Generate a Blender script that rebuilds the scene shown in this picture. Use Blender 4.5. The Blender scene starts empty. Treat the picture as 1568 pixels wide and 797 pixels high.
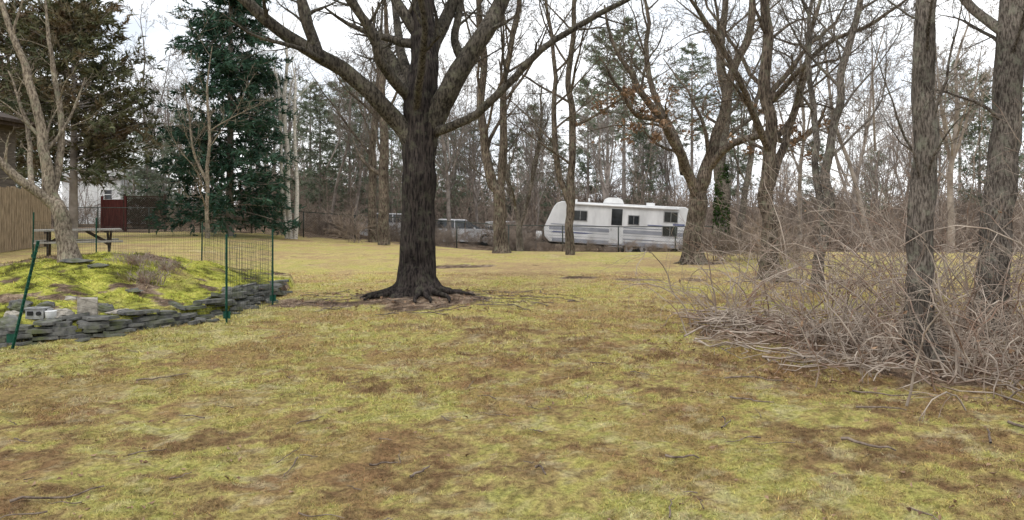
import bpy, math, numpy as np
from mathutils import Vector
rng=np.random.default_rng(7)
F=1150.0; EYE=1.62
scene=bpy.context.scene
COL=scene.collection

# ---------------------------------------------------------------- noise
def _h(ix,iy,iz,s):
    n=(ix*374761393+iy*668265263+iz*1440662683+s*974634777)&0xffffffff
    n=((n^(n>>13))*1274126177)&0xffffffff
    return ((n^(n>>16))&0xffff)/65535.0
def vnoise(x,y,z=0.0,s=0):
    x=np.asarray(x,float);y=np.asarray(y,float);flat=np.isscalar(z) and z==0
    ix=np.floor(x).astype(np.int64);iy=np.floor(y).astype(np.int64)
    fx=x-ix;fy=y-iy
    fx=fx*fx*(3-2*fx);fy=fy*fy*(3-2*fy)
    if flat:
        a=_h(ix,iy,0,s);b=_h(ix+1,iy,0,s);c=_h(ix,iy+1,0,s);d=_h(ix+1,iy+1,0,s)
        return (a*(1-fx)+b*fx)*(1-fy)+(c*(1-fx)+d*fx)*fy
    z=np.zeros_like(x)+z;iz=np.floor(z).astype(np.int64);fz=z-iz;fz=fz*fz*(3-2*fz)
    r=0
    for a in (0,1):
        for b in (0,1):
            for c in (0,1):
                w=(fx if a else 1-fx)*(fy if b else 1-fy)*(fz if c else 1-fz)
                r=r+w*_h(ix+a,iy+b,iz+c,s)
    return r
def fbm(x,y,z=0.0,s=0,o=4,g=.55):
    r=0;a=.5;t=0;x=np.asarray(x,float);y=np.asarray(y,float)
    flat=np.isscalar(z)
    for i in range(o):
        r=r+a*vnoise(x,y,z,s+i*17);t+=a;a*=g
        if flat: x,y=1.62*x-1.21*y+3.7,1.21*x+1.62*y-1.3
        else: x=x*2;y=y*2;z=z*2
    return r/t
def sm(a,b,x):
    t=np.clip((np.asarray(x,float)-a)/(b-a),0,1);return t*t*(3-2*t)

# ---------------------------------------------------------------- terrain
BC=(-7.4,13.0);BA=3.12;BB=4.35
def bed_e(x,y):
    return (np.abs((x-BC[0])/BA)**3+np.abs((y-BC[1])/BB)**3)**(1/3)
def bed_pt(th,f=1.0):
    c,s=math.cos(th),math.sin(th)
    return BC[0]+BA*f*math.copysign(abs(c)**(2/3),c),BC[1]+BB*f*math.copysign(abs(s)**(2/3),s)
def gz(x,y,fine=False):
    x=np.asarray(x,float);y=np.asarray(y,float)
    z=-1.0*sm(24,42,y)*sm(-10,4,x)
    z=z+0.3*sm(-8,-13,x)*sm(15,20,y)
    z=z+0.10*sm(1.6,.2,np.hypot(x+1.63,y-13.0))
    z=z+(fbm(x*.35,y*.35,0,3)-.5)*.10
    e=bed_e(x,y)
    m=.15+.60*sm(1.0,.15,e)*(.75+.25*sm(-4,-6.5,x))
    z=z+np.where(e<.985,m,0)
    if fine:
        near=sm(26,6,y)
        z=z+near*((fbm(x*4,y*4,0,9,4)-.5)*.075+(vnoise(x*14,y*14,0,5)-.5)*.02)
        z=z+np.where(e<.95,(fbm(x*3,y*3,0,19,3)-.5)*.10,0)
    return z
def ramp(f,stops):
    p=[s[0] for s in stops];return np.stack([np.interp(f,p,[s[1][c] for s in stops]) for c in range(3)],-1)
def lerp(a,b,t): return a+(np.asarray(b)-a)*t[...,None]
def litter(x,y):
    n=fbm(x*1.2,y*1.2,0,21)
    edge=33+4*sm(2,-10,x)-5*sm(8,16,x)
    lit=sm(edge-1.5,edge+1.5,y+(n-.5)*6)
    d=np.hypot((x-5.1)/3.0,(y-8.8)/2.5)
    lit=np.maximum(lit,.68*sm(1.15,.7,d+(n-.5)*1.1))
    d2=np.hypot(x+1.63,y-13.0)
    lit=np.maximum(lit,.85*sm(1.6,.6,d2+(n-.5)*1.6))
    for (px,py,a,b) in [(3.0,16.5,1.4,.5),(1.4,16.8,.9,.4),(-1.6,20,1.6,.6),(6.9,16.0,1.0,.8),(5.4,21,1.1,.8),(-3.2,12.3,1.0,.6)]:
        lit=np.maximum(lit,.8*sm(1.1,.4,np.hypot((x-px)/a,(y-py)/b)+(n-.5)*1.6))
    e=bed_e(x,y)
    return np.where(e<1,.7*sm(.55,.65,fbm(x*1.6,y*1.6,0,77)),lit)
def tint(x,y):
    nL=fbm(x*.4,y*.4,0,101,3);nM=fbm(x*1.5,y*1.5,0,102,5,.65);nS=fbm(x*6,y*6,0,103,4,.75)
    f=.20*nL+.33*nM+.47*nS
    col=ramp(f,[(.37,(.18,.11,.055)),(.43,(.28,.20,.09)),(.47,(.36,.28,.11)),(.505,(.43,.36,.13)),(.54,(.40,.355,.11)),(.58,(.33,.315,.09)),(.64,(.48,.42,.18))])
    b1=fbm(x*1.0,y*1.0,0,111,6,.78)
    col=lerp(col,(.29,.175,.085),.58*sm(.50,.60,b1))
    col=lerp(col,(.16,.10,.05),.48*sm(.54,.66,fbm(x*5.6,y*5.6,0,121,4,.8)))
    col=lerp(col,(.52,.46,.28),.40*sm(.56,.68,fbm(x*4.2,y*4.2,0,131,5,.8)))
    lawn_far=sm(7,19,y)  # lawn turns paler and yellower with distance from the camera
    dc=ramp(.35*nL+.4*nM+.25*nS,[(.38,(.44,.32,.16)),(.44,(.55,.43,.20)),(.49,(.59,.48,.19)),(.54,(.52,.45,.15)),(.6,(.46,.42,.13)),(.66,(.61,.50,.26))])
    dc=lerp(dc,(.50,.34,.19),.55*sm(.49,.60,b1))
    col=lerp(col,dc,.85*lawn_far)
    e=bed_e(x,y)
    moss=np.where(e<1.0,sm(.28,.5,fbm(x*.9,y*.9,0,4)+.12),0)
    mc=ramp(.4*nM+.6*nS,[(.38,(.10,.095,.025)),(.45,(.25,.26,.045)),(.52,(.41,.42,.075)),(.60,(.52,.49,.11))])
    col=lerp(col,mc,moss)
    L=litter(x,y)
    lc=ramp(.3*nM+.7*nS,[(.38,(.08,.055,.038)),(.5,(.19,.13,.09)),(.62,(.36,.27,.19))])
    lc=lc*(1-.4*sm(40,55,y))[...,None]
    col=lerp(col,lc,sm(.3,.62,L+(nM-.5)*.6))
    return np.concatenate([col,np.ones_like(col[...,:1])],-1)

# ---------------------------------------------------------------- mesh helpers
def build_mesh(name,verts,flist,mats,attr=None):
    me=bpy.data.meshes.new(name)
    verts=np.asarray(verts,np.float32)
    me.vertices.add(len(verts));me.vertices.foreach_set('co',verts.ravel())
    loops=[];starts=[];mi=[];smo=[];off=0
    for f,m,s in flist:
        f=np.asarray(f,np.int32)
        if len(f)==0: continue
        loops.append(f.ravel());starts.append(off+np.arange(len(f))*f.shape[1]);off+=f.size
        mi.append(np.full(len(f),m,np.int32));smo.append(np.full(len(f),s,bool))
    loops=np.concatenate(loops);starts=np.concatenate(starts).astype(np.int32)
    me.loops.add(len(loops));me.loops.foreach_set('vertex_index',loops)
    me.polygons.add(len(starts));me.polygons.foreach_set('loop_start',starts)
    me.polygons.foreach_set('material_index',np.concatenate(mi))
    me.polygons.foreach_set('use_smooth',np.concatenate(smo))
    for m in mats: me.materials.append(m)
    me.update(calc_edges=True)
    if attr is not None:
        a=me.attributes.new('tint','FLOAT_COLOR','POINT')
        a.data.foreach_set('color',np.asarray(attr,np.float32).ravel())
    return me
def obj(name,me,loc=(0,0,0),rotz=0,parent=None,scale=1):
    o=bpy.data.objects.new(name,me);COL.objects.link(o);o.location=loc;o.rotation_euler=(0,0,rotz)
    o.scale=(scale,)*3 if not hasattr(scale,'__len__') else scale
    if parent: o.parent=parent
    return o
def empty(name,loc=(0,0,0),rotz=0):
    o=bpy.data.objects.new(name,None);COL.objects.link(o);o.location=loc;o.rotation_euler=(0,0,rotz);o.empty_display_size=.2
    return o
def nrm(v): return v/np.maximum(np.linalg.norm(v,axis=-1,keepdims=True),1e-9)

class Geo:
    def __init__(s): s.v=[];s.f=[];s.n=0
    def add(s,v,f,mi=0,smooth=False):
        v=np.asarray(v,float).reshape(-1,3);s.v.append(v);s.f.append((np.asarray(f)+s.n,mi,smooth));s.n+=len(v)
    def tubes(s,P,R,k=4,mi=0,ridge=0,flare=0,seed=0):
        B,n,_=P.shape
        T=np.empty_like(P);T[:,1:-1]=P[:,2:]-P[:,:-2];T[:,0]=P[:,1]-P[:,0];T[:,-1]=P[:,-1]-P[:,-2];T=nrm(T)
        mean=nrm(P[:,-1]-P[:,0])
        ref=np.where(np.abs(mean[:,0:1])<.8,np.array([[1.,0,0]]),np.array([[0,1.,0]]))
        ref=nrm(ref-(ref*mean).sum(-1,keepdims=True)*mean)[:,None,:]
        U=nrm(ref-(ref*T).sum(-1,keepdims=True)*T);V=np.cross(T,U)
        a=np.arange(k)*2*math.pi/k
        ca=np.cos(a)[None,None,:,None];sa=np.sin(a)[None,None,:,None]
        D=U[:,:,None,:]*ca+V[:,:,None,:]*sa
        rr=np.repeat(R[:,:,None],k,2)
        if ridge:
            zz=P[:,:,None,2]+0*rr
            A=np.cos(a)[None,None,:]+0*rr;Bq=np.sin(a)[None,None,:]+0*rr
            fr=vnoise(A*4+9,Bq*4+9,zz*1.6,seed+1);fr2=vnoise(A*9+9,Bq*9+9,zz*5,seed+2)
            fl=vnoise(A*1.2+5,Bq*1.2+5,zz*.9,seed+3)
            rr=rr*(1+ridge*(np.abs(fr-.5)*1.6+(fr2-.5)*.9-.3)+.14*(fl-.5))
            if flare:
                lob=.35+1.1*vnoise(A*1.9+5,Bq*1.9+5,0*zz,seed+6)
                rr=rr*(1+flare*lob*np.exp(-np.maximum(zz,0)/.22))
        pts=P[:,:,None,:]+D*rr[...,None]
        base=(np.arange(B)*n*k)[:,None,None];i=(np.arange(n-1)*k)[None,:,None];j=np.arange(k)[None,None,:];j2=(j+1)%k
        f=np.stack([base+i+j,base+i+j2,base+i+k+j2,base+i+k+j],-1).reshape(-1,4)
        s.add(pts,f,mi,k>3)
    def tris(s,C,D,L,W,mi=0):
        n=len(C);q=nrm(np.cross(D,rng.normal(size=(n,3))))
        v=np.stack([C-q*W[:,None]/2,C+q*W[:,None]/2,C+D*L[:,None]],1)
        s.add(v,np.arange(n*3).reshape(-1,3),mi)
    def quads(s,C,size,mi=0,flatz=1.0):
        n=len(C);d=rng.normal(size=(n,3));d[:,2]*=flatz;d=nrm(d)
        q=rng.normal(size=(n,3));q[:,2]*=flatz;q=nrm(np.cross(np.cross(d,q),d)+.0)
        sz=(size*rng.uniform(.6,1.3,n))[:,None]
        up=np.cross(d,q)*sz*.25
        v=np.stack([C-d*sz*.6,C-q*sz*.35+up,C+d*sz*.6,C+q*sz*.35+up],1)
        s.add(v,np.arange(n*4).reshape(-1,4),mi)
    def box(s,c,size,mi=0,rz=0,jit=0):
        x,y,z=[q/2 for q in size]
        v=np.array([[-x,-y,-z],[x,-y,-z],[x,y,-z],[-x,y,-z],[-x,-y,z],[x,-y,z],[x,y,z],[-x,y,z]],float)
        if jit: v+=rng.normal(size=v.shape)*jit
        cr,sr=math.cos(rz),math.sin(rz)
        v=np.stack([v[:,0]*cr-v[:,1]*sr,v[:,0]*sr+v[:,1]*cr,v[:,2]],1)+np.array(c)
        s.add(v,[[0,3,2,1],[4,5,6,7],[0,1,5,4],[1,2,6,5],[2,3,7,6],[3,0,4,7]],mi)
    def beam(s,a,b,w,h,mi=0):
        a=np.array(a,float);b=np.array(b,float);t=nrm(b-a);r=np.array([0,0,1.]) if abs(t[2])<.95 else np.array([1.,0,0])
        u=nrm(np.cross(t,r));w2=np.cross(u,t)
        v=[p+u*sx*w/2+w2*sz*h/2 for p in (a,b) for sx,sz in ((-1,-1),(1,-1),(1,1),(-1,1))]
        s.add(v,[[3,2,1,0],[4,5,6,7],[0,1,5,4],[1,2,6,5],[2,3,7,6],[3,0,4,7]],mi)
    def extrude(s,prof,y0,y1,mi=0):
        n=len(prof);p=np.array(prof,float)
        v=np.concatenate([np.stack([p[:,0],np.full(n,y0),p[:,1]],1),np.stack([p[:,0],np.full(n,y1),p[:,1]],1)])
        s.add(v,[[i,(i+1)%n,n+(i+1)%n,n+i] for i in range(n)],mi)
        b=s.n-2*n
        s.f.append((np.array([list(range(n))[::-1]])+b,mi,False));s.f.append((np.array([list(range(n,2*n))])+b,mi,False))
    def cyl(s,c,r,h,axis='y',k=20,mi=0):
        a=np.arange(k)*2*math.pi/k;P=[]
        for t in (-h/2,h/2):
            for q in a:
                p=[r*math.cos(q),t,r*math.sin(q)]
                if axis=='z': p=[r*math.cos(q),r*math.sin(q),t]
                if axis=='x': p=[t,r*math.cos(q),r*math.sin(q)]
                P.append([p[0]+c[0],p[1]+c[1],p[2]+c[2]])
        s.add(P,[[i,(i+1)%k,k+(i+1)%k,k+i] for i in range(k)],mi,True)
        b=s.n-2*k
        s.f.append((np.array([list(range(k))[::-1]])+b,mi,False));s.f.append((np.array([list(range(k,2*k))])+b,mi,False))
    def mesh(s,name,mats,attr=None): return build_mesh(name,np.concatenate(s.v),s.f,mats,attr)

# ---------------------------------------------------------------- materials
def newmat(name):
    m=bpy.data.materials.new(name);m.use_nodes=True;nt=m.node_tree
    return m,nt,nt.nodes['Principled BSDF']
def nmat(name,c1,c2,scale=3,stretch=(1,1,1),rough=.85,bump=.3,detail=3,c3=None,objrand=0,spec=.2,lo=.35,hi=.65,bdist=.02,s2=None,mottle=0,c3t=(.48,.65)):
    m,nt,b=newmat(name);N=nt.nodes;L=nt.links
    tc=N.new('ShaderNodeTexCoord');mp=N.new('ShaderNodeMapping');mp.inputs['Scale'].default_value=stretch
    L.new(tc.outputs['Object'],mp.inputs['Vector'])
    no=N.new('ShaderNodeTexNoise');no.inputs['Scale'].default_value=scale;no.inputs['Detail'].default_value=detail;no.inputs['Roughness'].default_value=.65
    L.new(mp.outputs[0],no.inputs['Vector'])
    cr=N.new('ShaderNodeValToRGB');e=cr.color_ramp.elements
    e[0].position=lo;e[0].color=(*c1,1);e[1].position=hi;e[1].color=(*c2,1)
    L.new(no.outputs['Fac'],cr.inputs['Fac']);out=cr.outputs['Color']
    if c3:
        n2=N.new('ShaderNodeTexNoise');n2.inputs['Scale'].default_value=s2 or scale*.2;n2.inputs['Detail'].default_value=detail;n2.inputs['Roughness'].default_value=.7
        L.new(tc.outputs['Object'],n2.inputs['Vector'])
        r2=N.new('ShaderNodeMapRange');r2.inputs['From Min'].default_value=c3t[0];r2.inputs['From Max'].default_value=c3t[1]
        L.new(n2.outputs['Fac'],r2.inputs['Value'])
        mx=N.new('ShaderNodeMix');mx.data_type='RGBA';mx.inputs['B'].default_value=(*c3,1)
        L.new(r2.outputs[0],mx.inputs['Factor']);L.new(out,mx.inputs['A']);out=mx.outputs['Result']
    if objrand or mottle:
        val=None
        if objrand:
            oi=N.new('ShaderNodeObjectInfo');mr=N.new('ShaderNodeMapRange');mr.inputs['To Min'].default_value=1-objrand;mr.inputs['To Max'].default_value=1+objrand
            L.new(oi.outputs['Random'],mr.inputs['Value']);val=mr.outputs[0]
        else:
            n3=N.new('ShaderNodeTexNoise');n3.inputs['Scale'].default_value=2.2;n3.inputs['Detail'].default_value=2;L.new(tc.outputs['Object'],n3.inputs['Vector'])
            mr=N.new('ShaderNodeMapRange');mr.inputs['From Min'].default_value=.35;mr.inputs['From Max'].default_value=.65;mr.inputs['To Min'].default_value=1-mottle;mr.inputs['To Max'].default_value=1+mottle
            L.new(n3.outputs['Fac'],mr.inputs['Value']);val=mr.outputs[0]
        hs=N.new('ShaderNodeHueSaturation');L.new(val,hs.inputs['Value']);L.new(out,hs.inputs['Color']);out=hs.outputs['Color']
    L.new(out,b.inputs['Base Color']);b.inputs['Roughness'].default_value=rough;b.inputs['Specular IOR Level'].default_value=spec
    if bump:
        bp=N.new('ShaderNodeBump');bp.inputs['Strength'].default_value=bump;bp.inputs['Distance'].default_value=bdist
        L.new(no.outputs['Fac'],bp.inputs['Height']);L.new(bp.outputs[0],b.inputs['Normal'])
    return m
def bark(name,c1,c2,c3,sc=32,zs=.16,bd=.03,lo=.40,hi=.60,mottle=.3,s2=7): return nmat(name,c1,c2,sc,(1,1,zs),bump=1,detail=4,c3=c3,s2=s2,bdist=bd,lo=lo,hi=hi,mottle=mottle,c3t=(.52,.72),spec=.1,rough=.95)
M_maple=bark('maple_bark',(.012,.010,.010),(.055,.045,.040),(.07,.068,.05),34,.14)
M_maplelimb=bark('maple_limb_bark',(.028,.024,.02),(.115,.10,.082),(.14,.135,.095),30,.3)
M_oak=bark('oak_bark',(.04,.03,.024),(.18,.145,.115),(.17,.17,.12),32,.2)
M_grey=bark('grey_bark',(.055,.046,.039),(.20,.172,.148),(.23,.23,.18),60,.22,lo=.41,hi=.59)
M_pale=bark('pale_bark',(.10,.078,.06),(.31,.26,.20),(.22,.22,.15),36,.4,.015)
M_far=nmat('hazed_woodland_bark',(.145,.122,.106),(.31,.27,.24),2,bump=0,objrand=.3,detail=2)  # bark paled: distance haze painted into the colour
M_twig=nmat('hazed_brown_twigs',(.155,.122,.098),(.33,.265,.215),2,bump=0,objrand=.3,detail=2)  # twig brown lightened too, with background haze mixed into it
M_cane=nmat('bramble_cane',(.20,.16,.13),(.47,.395,.325),3,bump=0,c3=(.22,.14,.10),s2=2.5,detail=2)
M_birch=nmat('birch_bark',(.12,.11,.10),(.66,.62,.56),9,(1,1,3),bump=.2,lo=.36,hi=.46)
M_spruce=nmat('spruce_needles',(.016,.044,.027),(.055,.11,.07),1.6,bump=0,rough=.7,detail=2)
M_cedar=nmat('cedar_foliage',(.045,.058,.028),(.13,.13,.065),1.4,bump=0,rough=.8,c3=(.14,.095,.055),s2=.6,detail=2)
M_pine=nmat('lightened_pine_needles',(.10,.13,.08),(.215,.25,.17),1.2,bump=0,rough=.7,objrand=.25,detail=2)  # needles brightened, standing in for light through them and distance haze
M_leaf=nmat('dead_leaves',(.13,.075,.045),(.34,.225,.14),6,bump=0,rough=.7)
M_slate=nmat('slate',(.045,.045,.045),(.19,.185,.17),9,bump=.7,c3=(.10,.11,.055),s2=3,detail=6)
M_stone=nmat('fieldstone',(.2,.18,.15),(.46,.42,.36),12,bump=.8,detail=6)
M_fencewood=nmat('fence_wood',(.15,.11,.07),(.35,.27,.18),6,(4,4,.5),bump=.4)
M_greywood=nmat('weathered_wood',(.14,.13,.115),(.36,.34,.30),6,(1,6,6),bump=.4)
M_darkwood=nmat('dark_wood',(.025,.018,.013),(.07,.05,.04),8,bump=.3)
M_siding=nmat('house_siding',(.085,.07,.06),(.14,.12,.10),3,(1,1,6),bump=.3)
M_roof=nmat('roof_shingle',(.05,.04,.035),(.11,.085,.07),12,bump=.5)
M_roofgrey=nmat('grey_shingle',(.3,.29,.28),(.42,.41,.4),12,bump=.5)
M_white=nmat('white_paint',(.66,.66,.66),(.8,.8,.79),2,bump=.02,rough=.4,spec=.4)
M_rvwhite=nmat('trailer_skin',(.52,.52,.52),(.70,.70,.70),1.5,(1,1,.4),bump=.02,rough=.4,spec=.4)
M_rvgrey=nmat('trailer_stripe',(.22,.23,.26),(.33,.34,.37),3,bump=0,rough=.4)
M_blue=nmat('trailer_decal',(.10,.11,.2),(.15,.17,.28),3,bump=0,rough=.4)
M_glass=nmat('dark_glass',(.012,.014,.016),(.04,.045,.05),1.5,bump=0,rough=.08,spec=.5)
M_tyre=nmat('tyre_rubber',(.012,.012,.012),(.03,.03,.03),10,bump=.2)
M_metal=nmat('galvanised_metal',(.2,.2,.2),(.36,.36,.36),8,bump=.1,rough=.5)
M_wire=nmat('fence_wire',(.03,.035,.03),(.07,.08,.07),8,bump=0,rough=.6)
M_green=nmat('green_post_paint',(.006,.04,.028),(.012,.085,.055),8,bump=.1,rough=.5)
M_red=nmat('dark_red_paint',(.07,.02,.02),(.13,.04,.036),4,(4,4,.5),bump=.2)
M_ivy=nmat('ivy_leaves',(.012,.03,.008),(.05,.085,.022),5,bump=0)
M_carpaint=nmat('car_paint',(.55,.55,.56),(.68,.68,.69),1,bump=0,rough=.25,spec=.5)
M_stick=nmat('stick_bark',(.07,.05,.04),(.24,.19,.15),20,bump=0)

def ground_mat():
    m,nt,b=newmat('mossy_lawn');N=nt.nodes;L=nt.links
    geo=N.new('ShaderNodeNewGeometry')
    at=N.new('ShaderNodeAttribute');at.attribute_name='tint'
    n=N.new('ShaderNodeTexNoise');n.inputs['Scale'].default_value=26;n.inputs['Detail'].default_value=4;n.inputs['Roughness'].default_value=.8;L.new(geo.outputs['Position'],n.inputs['Vector'])
    r=N.new('ShaderNodeMapRange');r.inputs['From Min'].default_value=.35;r.inputs['From Max'].default_value=.65;r.inputs['To Min'].default_value=.5;r.inputs['To Max'].default_value=1.35;L.new(n.outputs['Fac'],r.inputs['Value'])
    hs=N.new('ShaderNodeHueSaturation');L.new(at.outputs['Color'],hs.inputs['Color']);L.new(r.outputs[0],hs.inputs['Value'])
    L.new(hs.outputs['Color'],b.inputs['Base Color']);b.inputs['Roughness'].default_value=.95;b.inputs['Specular IOR Level'].default_value=.08
    bp=N.new('ShaderNodeBump');bp.inputs['Strength'].default_value=1.0;bp.inputs['Distance'].default_value=.04
    L.new(n.outputs['Fac'],bp.inputs['Height']);L.new(bp.outputs[0],b.inputs['Normal'])
    return m
M_ground=ground_mat()
def blade_mat():
    m,nt,b=newmat('moss_tufts');N=nt.nodes;at=N.new('ShaderNodeAttribute');at.attribute_name='tint'
    nt.links.new(at.outputs['Color'],b.inputs['Base Color']);b.inputs['Roughness'].default_value=.9;b.inputs['Specular IOR Level'].default_value=.08
    return m
M_blade=blade_mat()

# ---------------------------------------------------------------- ground
def axis(parts):
    out=[]
    for a,b,st in parts: out.append(np.arange(a,b-1e-6,st))
    return np.concatenate(out)
ys=np.concatenate([[-300,-150,-60,-30,-15,-8,-4],axis([(-2,3,.5),(3,8,.03),(8,12,.045),(12,20,.09),(20,45,.25),(45,80,2)]),80*1.12**np.arange(0,26)])
xf=axis([(-36,-14,.5),(-14,-8,.12),(-8,-5,.06),(-5,5,.04),(5,8,.06),(8,14,.15),(14,36,.5)])
xs=np.concatenate([-36*1.15**np.arange(24,0,-1),xf,36*1.15**np.arange(0,25)])
X,Y=np.meshgrid(xs,ys);Z=gz(X,Y,True);ny,nx=X.shape
idx=np.arange(ny*nx).reshape(ny,nx)
f=np.stack([idx[:-1,:-1],idx[:-1,1:],idx[1:,1:],idx[1:,:-1]],-1).reshape(-1,4)
me=build_mesh('ground',np.stack([X,Y,Z],-1).reshape(-1,3),[(f,0,True)],[M_ground],tint(X,Y).reshape(-1,4))
obj('ground',me)
def blades(n,dmin,dmax,hs,ws):
    u=rng.uniform(size=n);y=dmin*(dmax/dmin)**u
    x=rng.uniform(-1,1,n)*(y*.74+1.0)
    clump=fbm(x*3,y*3,0,55,3);keep=rng.uniform(size=n)<sm(.36,.56,clump)*.8+.2
    cv=litter(x,y);keep&=rng.uniform(size=n)>cv*.85
    x=x[keep];y=y[keep];n=len(x);z=gz(x,y,True)-.004
    sc=np.clip(y/6,.8,2.2)
    h=hs*rng.uniform(.4,1.5,n)*(.6+fbm(x*2,y*2,0,66,2)*.9)*np.clip(sc,.8,1.5);w=ws*rng.uniform(.6,1.4,n)*sc
    a=rng.uniform(0,6.283,n);ln=rng.normal(size=(n,2))*.9
    q=np.stack([np.cos(a),np.sin(a),0*a],1)*w[:,None]/2
    C=np.stack([x,y,z],1);T=C+np.stack([ln[:,0]*h,ln[:,1]*h,h],1)
    v=np.stack([C-q,C+q,T],1).reshape(-1,3)
    t=tint(x,y);t[:,:3]*=rng.uniform(.5,1.5,(n,1))*(1+rng.normal(size=(n,3))*.07)
    return build_mesh('moss_and_grass',v,[(np.arange(n*3).reshape(-1,3),0,False)],[M_blade],np.repeat(np.clip(t,0,.8),3,0))
obj('moss_and_grass',blades(560000,3.2,18,.018,.006))

# ---------------------------------------------------------------- trees
def spawn(P,R,k,t0,t1,ang,lf,nseg,wob,trop,rf=.55,rmin=.005,sq=1.0,lm=None):
    B,n,_=P.shape;seg=P[:,1:]-P[:,:-1];pl=np.linalg.norm(seg,axis=-1).sum(1)
    if lm: pl=np.minimum(pl,lm)
    t=(np.arange(k)[None]+rng.uniform(size=(B,k)))/k*(t1-t0)+t0
    ff=t*(n-1);i=np.clip(np.floor(ff).astype(int),0,n-2);fr=(ff-i)[...,None];b=np.arange(B)[:,None]
    base=P[b,i]*(1-fr)+P[b,i+1]*fr;tan=nrm(seg[b,i]);rl=R[b,i]*(1-fr[...,0])+R[b,i+1]*fr[...,0]
    rd=rng.normal(size=(B,k,3));rd[...,2]*=sq;pp=nrm(rd-(rd*tan).sum(-1,keepdims=True)*tan)
    a=(ang+rng.normal(size=(B,k))*.18)[...,None]
    d=nrm(np.cos(a)*tan+np.sin(a)*pp)
    Ln=pl[:,None]*lf*(1-.45*t)*rng.uniform(.55,1.3,(B,k))
    r0=np.maximum(rl*rf*rng.uniform(.6,1.1,(B,k)),rmin)
    base=base.reshape(-1,3);d=d.reshape(-1,3);Ln=Ln.reshape(-1);r0=r0.reshape(-1);M=len(d)
    Q=np.empty((M,nseg+1,3));Q[:,0]=base;RR=np.empty((M,nseg+1));RR[:,0]=r0
    for s in range(nseg):
        d=d+rng.normal(size=(M,3))*wob;d[:,2]+=trop;d=nrm(d)
        Q[:,s+1]=Q[:,s]+d*(Ln/nseg)[:,None];RR[:,s+1]=np.maximum(r0*(1-.82*(s+1)/nseg),rmin*.8)
    return Q,RR
def smooth(pts,rad,n):
    p=np.array(pts,float);r=np.array(rad,float)
    if len(r)!=len(p): r=np.interp(np.linspace(0,1,len(p)),np.linspace(0,1,len(r)),r)
    t=np.linspace(0,len(p)-1,n);i=np.clip(t.astype(int),0,len(p)-2);u=(t-i)[:,None]
    pe=np.vstack([2*p[0]-p[1],p,2*p[-1]-p[-2]])
    p0,p1,p2,p3=pe[i],pe[i+1],pe[i+2],pe[i+3]
    q=.5*((2*p1)+(p2-p0)*u+(2*p0-5*p1+4*p2-p3)*u**2+(3*p1-p0-3*p2+p3)*u**3)
    return q,r[i]*(1-u[:,0])+r[i+1]*u[:,0]
def tree_geo(stems,levels,rmin=.005,nst=14,k0=8,ridge=0,flare=0,limbmat=0,roots=0,seed=0,wig=0,rl=1.0,rf1=.5):
    g=Geo();cur=[]
    for j,s in enumerate(stems):
        main=s.get('main',j==0);nn=(s.get('n') or (nst*5 if (ridge and main) else nst))
        q,r=smooth(s['p'],s['r'],nn)
        if wig:
            t=np.linspace(0,len(s['p']),nn);q=q+np.stack([vnoise(t*1.7,t*0+j+seed,0,31)-.5,vnoise(t*1.7,t*0+j+seed,0,37)-.5,t*0],1)*wig*sm(0,1.5,t)[:,None]
        g.tubes(q[None],r[None],(30 if (ridge and main) else k0),(0 if main else limbmat),ridge=ridge*(1 if main else .5) if ridge else 0,flare=flare if j==0 else 0,seed=seed+j)
        if s.get('kids',True):
            idx=np.linspace(0,nn-1,nst).round().astype(int);cur.append((q[idx][None],r[idx][None],s.get('t0')))
    for li,lv in enumerate(levels):
        nxt=[]
        k,t0,t1,ang,lf,nseg,wob,trop=lv
        for P,R,tt in cur:
            Q,RR=spawn(P,R,k,(tt if tt is not None else t0),t1,ang,lf,nseg,wob,trop,rmin=rmin,rf=(rf1 if li==0 else .55))
            g.tubes(Q,RR,6 if li==0 else (4 if li==1 else 3),limbmat)
            nxt.append((Q,RR,None))
        Qs={}
        for Q,RR,_ in nxt: Qs.setdefault(Q.shape[1],[]).append((Q,RR))
        cur=[(np.concatenate([a for a,_ in v]),np.concatenate([b for _,b in v]),None) for v in Qs.values()]
    for i in range(roots):
        a=6.283*(i+rng.uniform(-.3,.3))/roots;r0=stems[0]['r'][0];L=rng.uniform(1.2,2.3)*r0*rl
        pts=[];a2=a
        x=math.cos(a)*r0*.5;y=math.sin(a)*r0*.5
        for s in range(6):
            z=[.42,.18,.08,.03,-.01,-.08][s]*min(1,r0*2.4)
            pts.append((x,y,z*.6));a2+=rng.normal()*.4;x+=math.cos(a2)*L/5;y+=math.sin(a2)*L/5
        q,r=smooth(pts,[r0*.34,r0*.2,r0*.13,r0*.10,r0*.08,r0*.04],16)
        g.tubes(q[None],r[None],9,0,ridge=.3,seed=i)
    return g,cur
LV=[(9,.3,.97,.75,.48,7,.13,.05),(7,.2,1,.7,.5,5,.16,.04),(6,.15,1,.7,.5,4,.2,.03),(4,.15,1,.7,.55,3,.22,.02)]
def blue(points,u0,v0,s):
    """sketch units -> metres relative to the tree foot: (u right, v down, depth m)"""
    return [((p[0]-u0)*s,(p[2] if len(p)>2 else 0),(v0-p[1])*s) for p in points]
def place(px,d): return (px-784)/F*d
def put_tree(name,px,d,stems,levels,mats,thin=1.0,leaf=None,**kw):
    s=d/F;x=place(px,d);z=float(gz(x,d));v0=315+(EYE-z)/s
    st=[dict(q,p=blue(q['p'],px,v0,s),r=[a*s/2*thin for a in q['r']]) for q in stems]
    g,cur=tree_geo(st,levels,**kw)
    return g,cur,(x,d,z)

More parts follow.
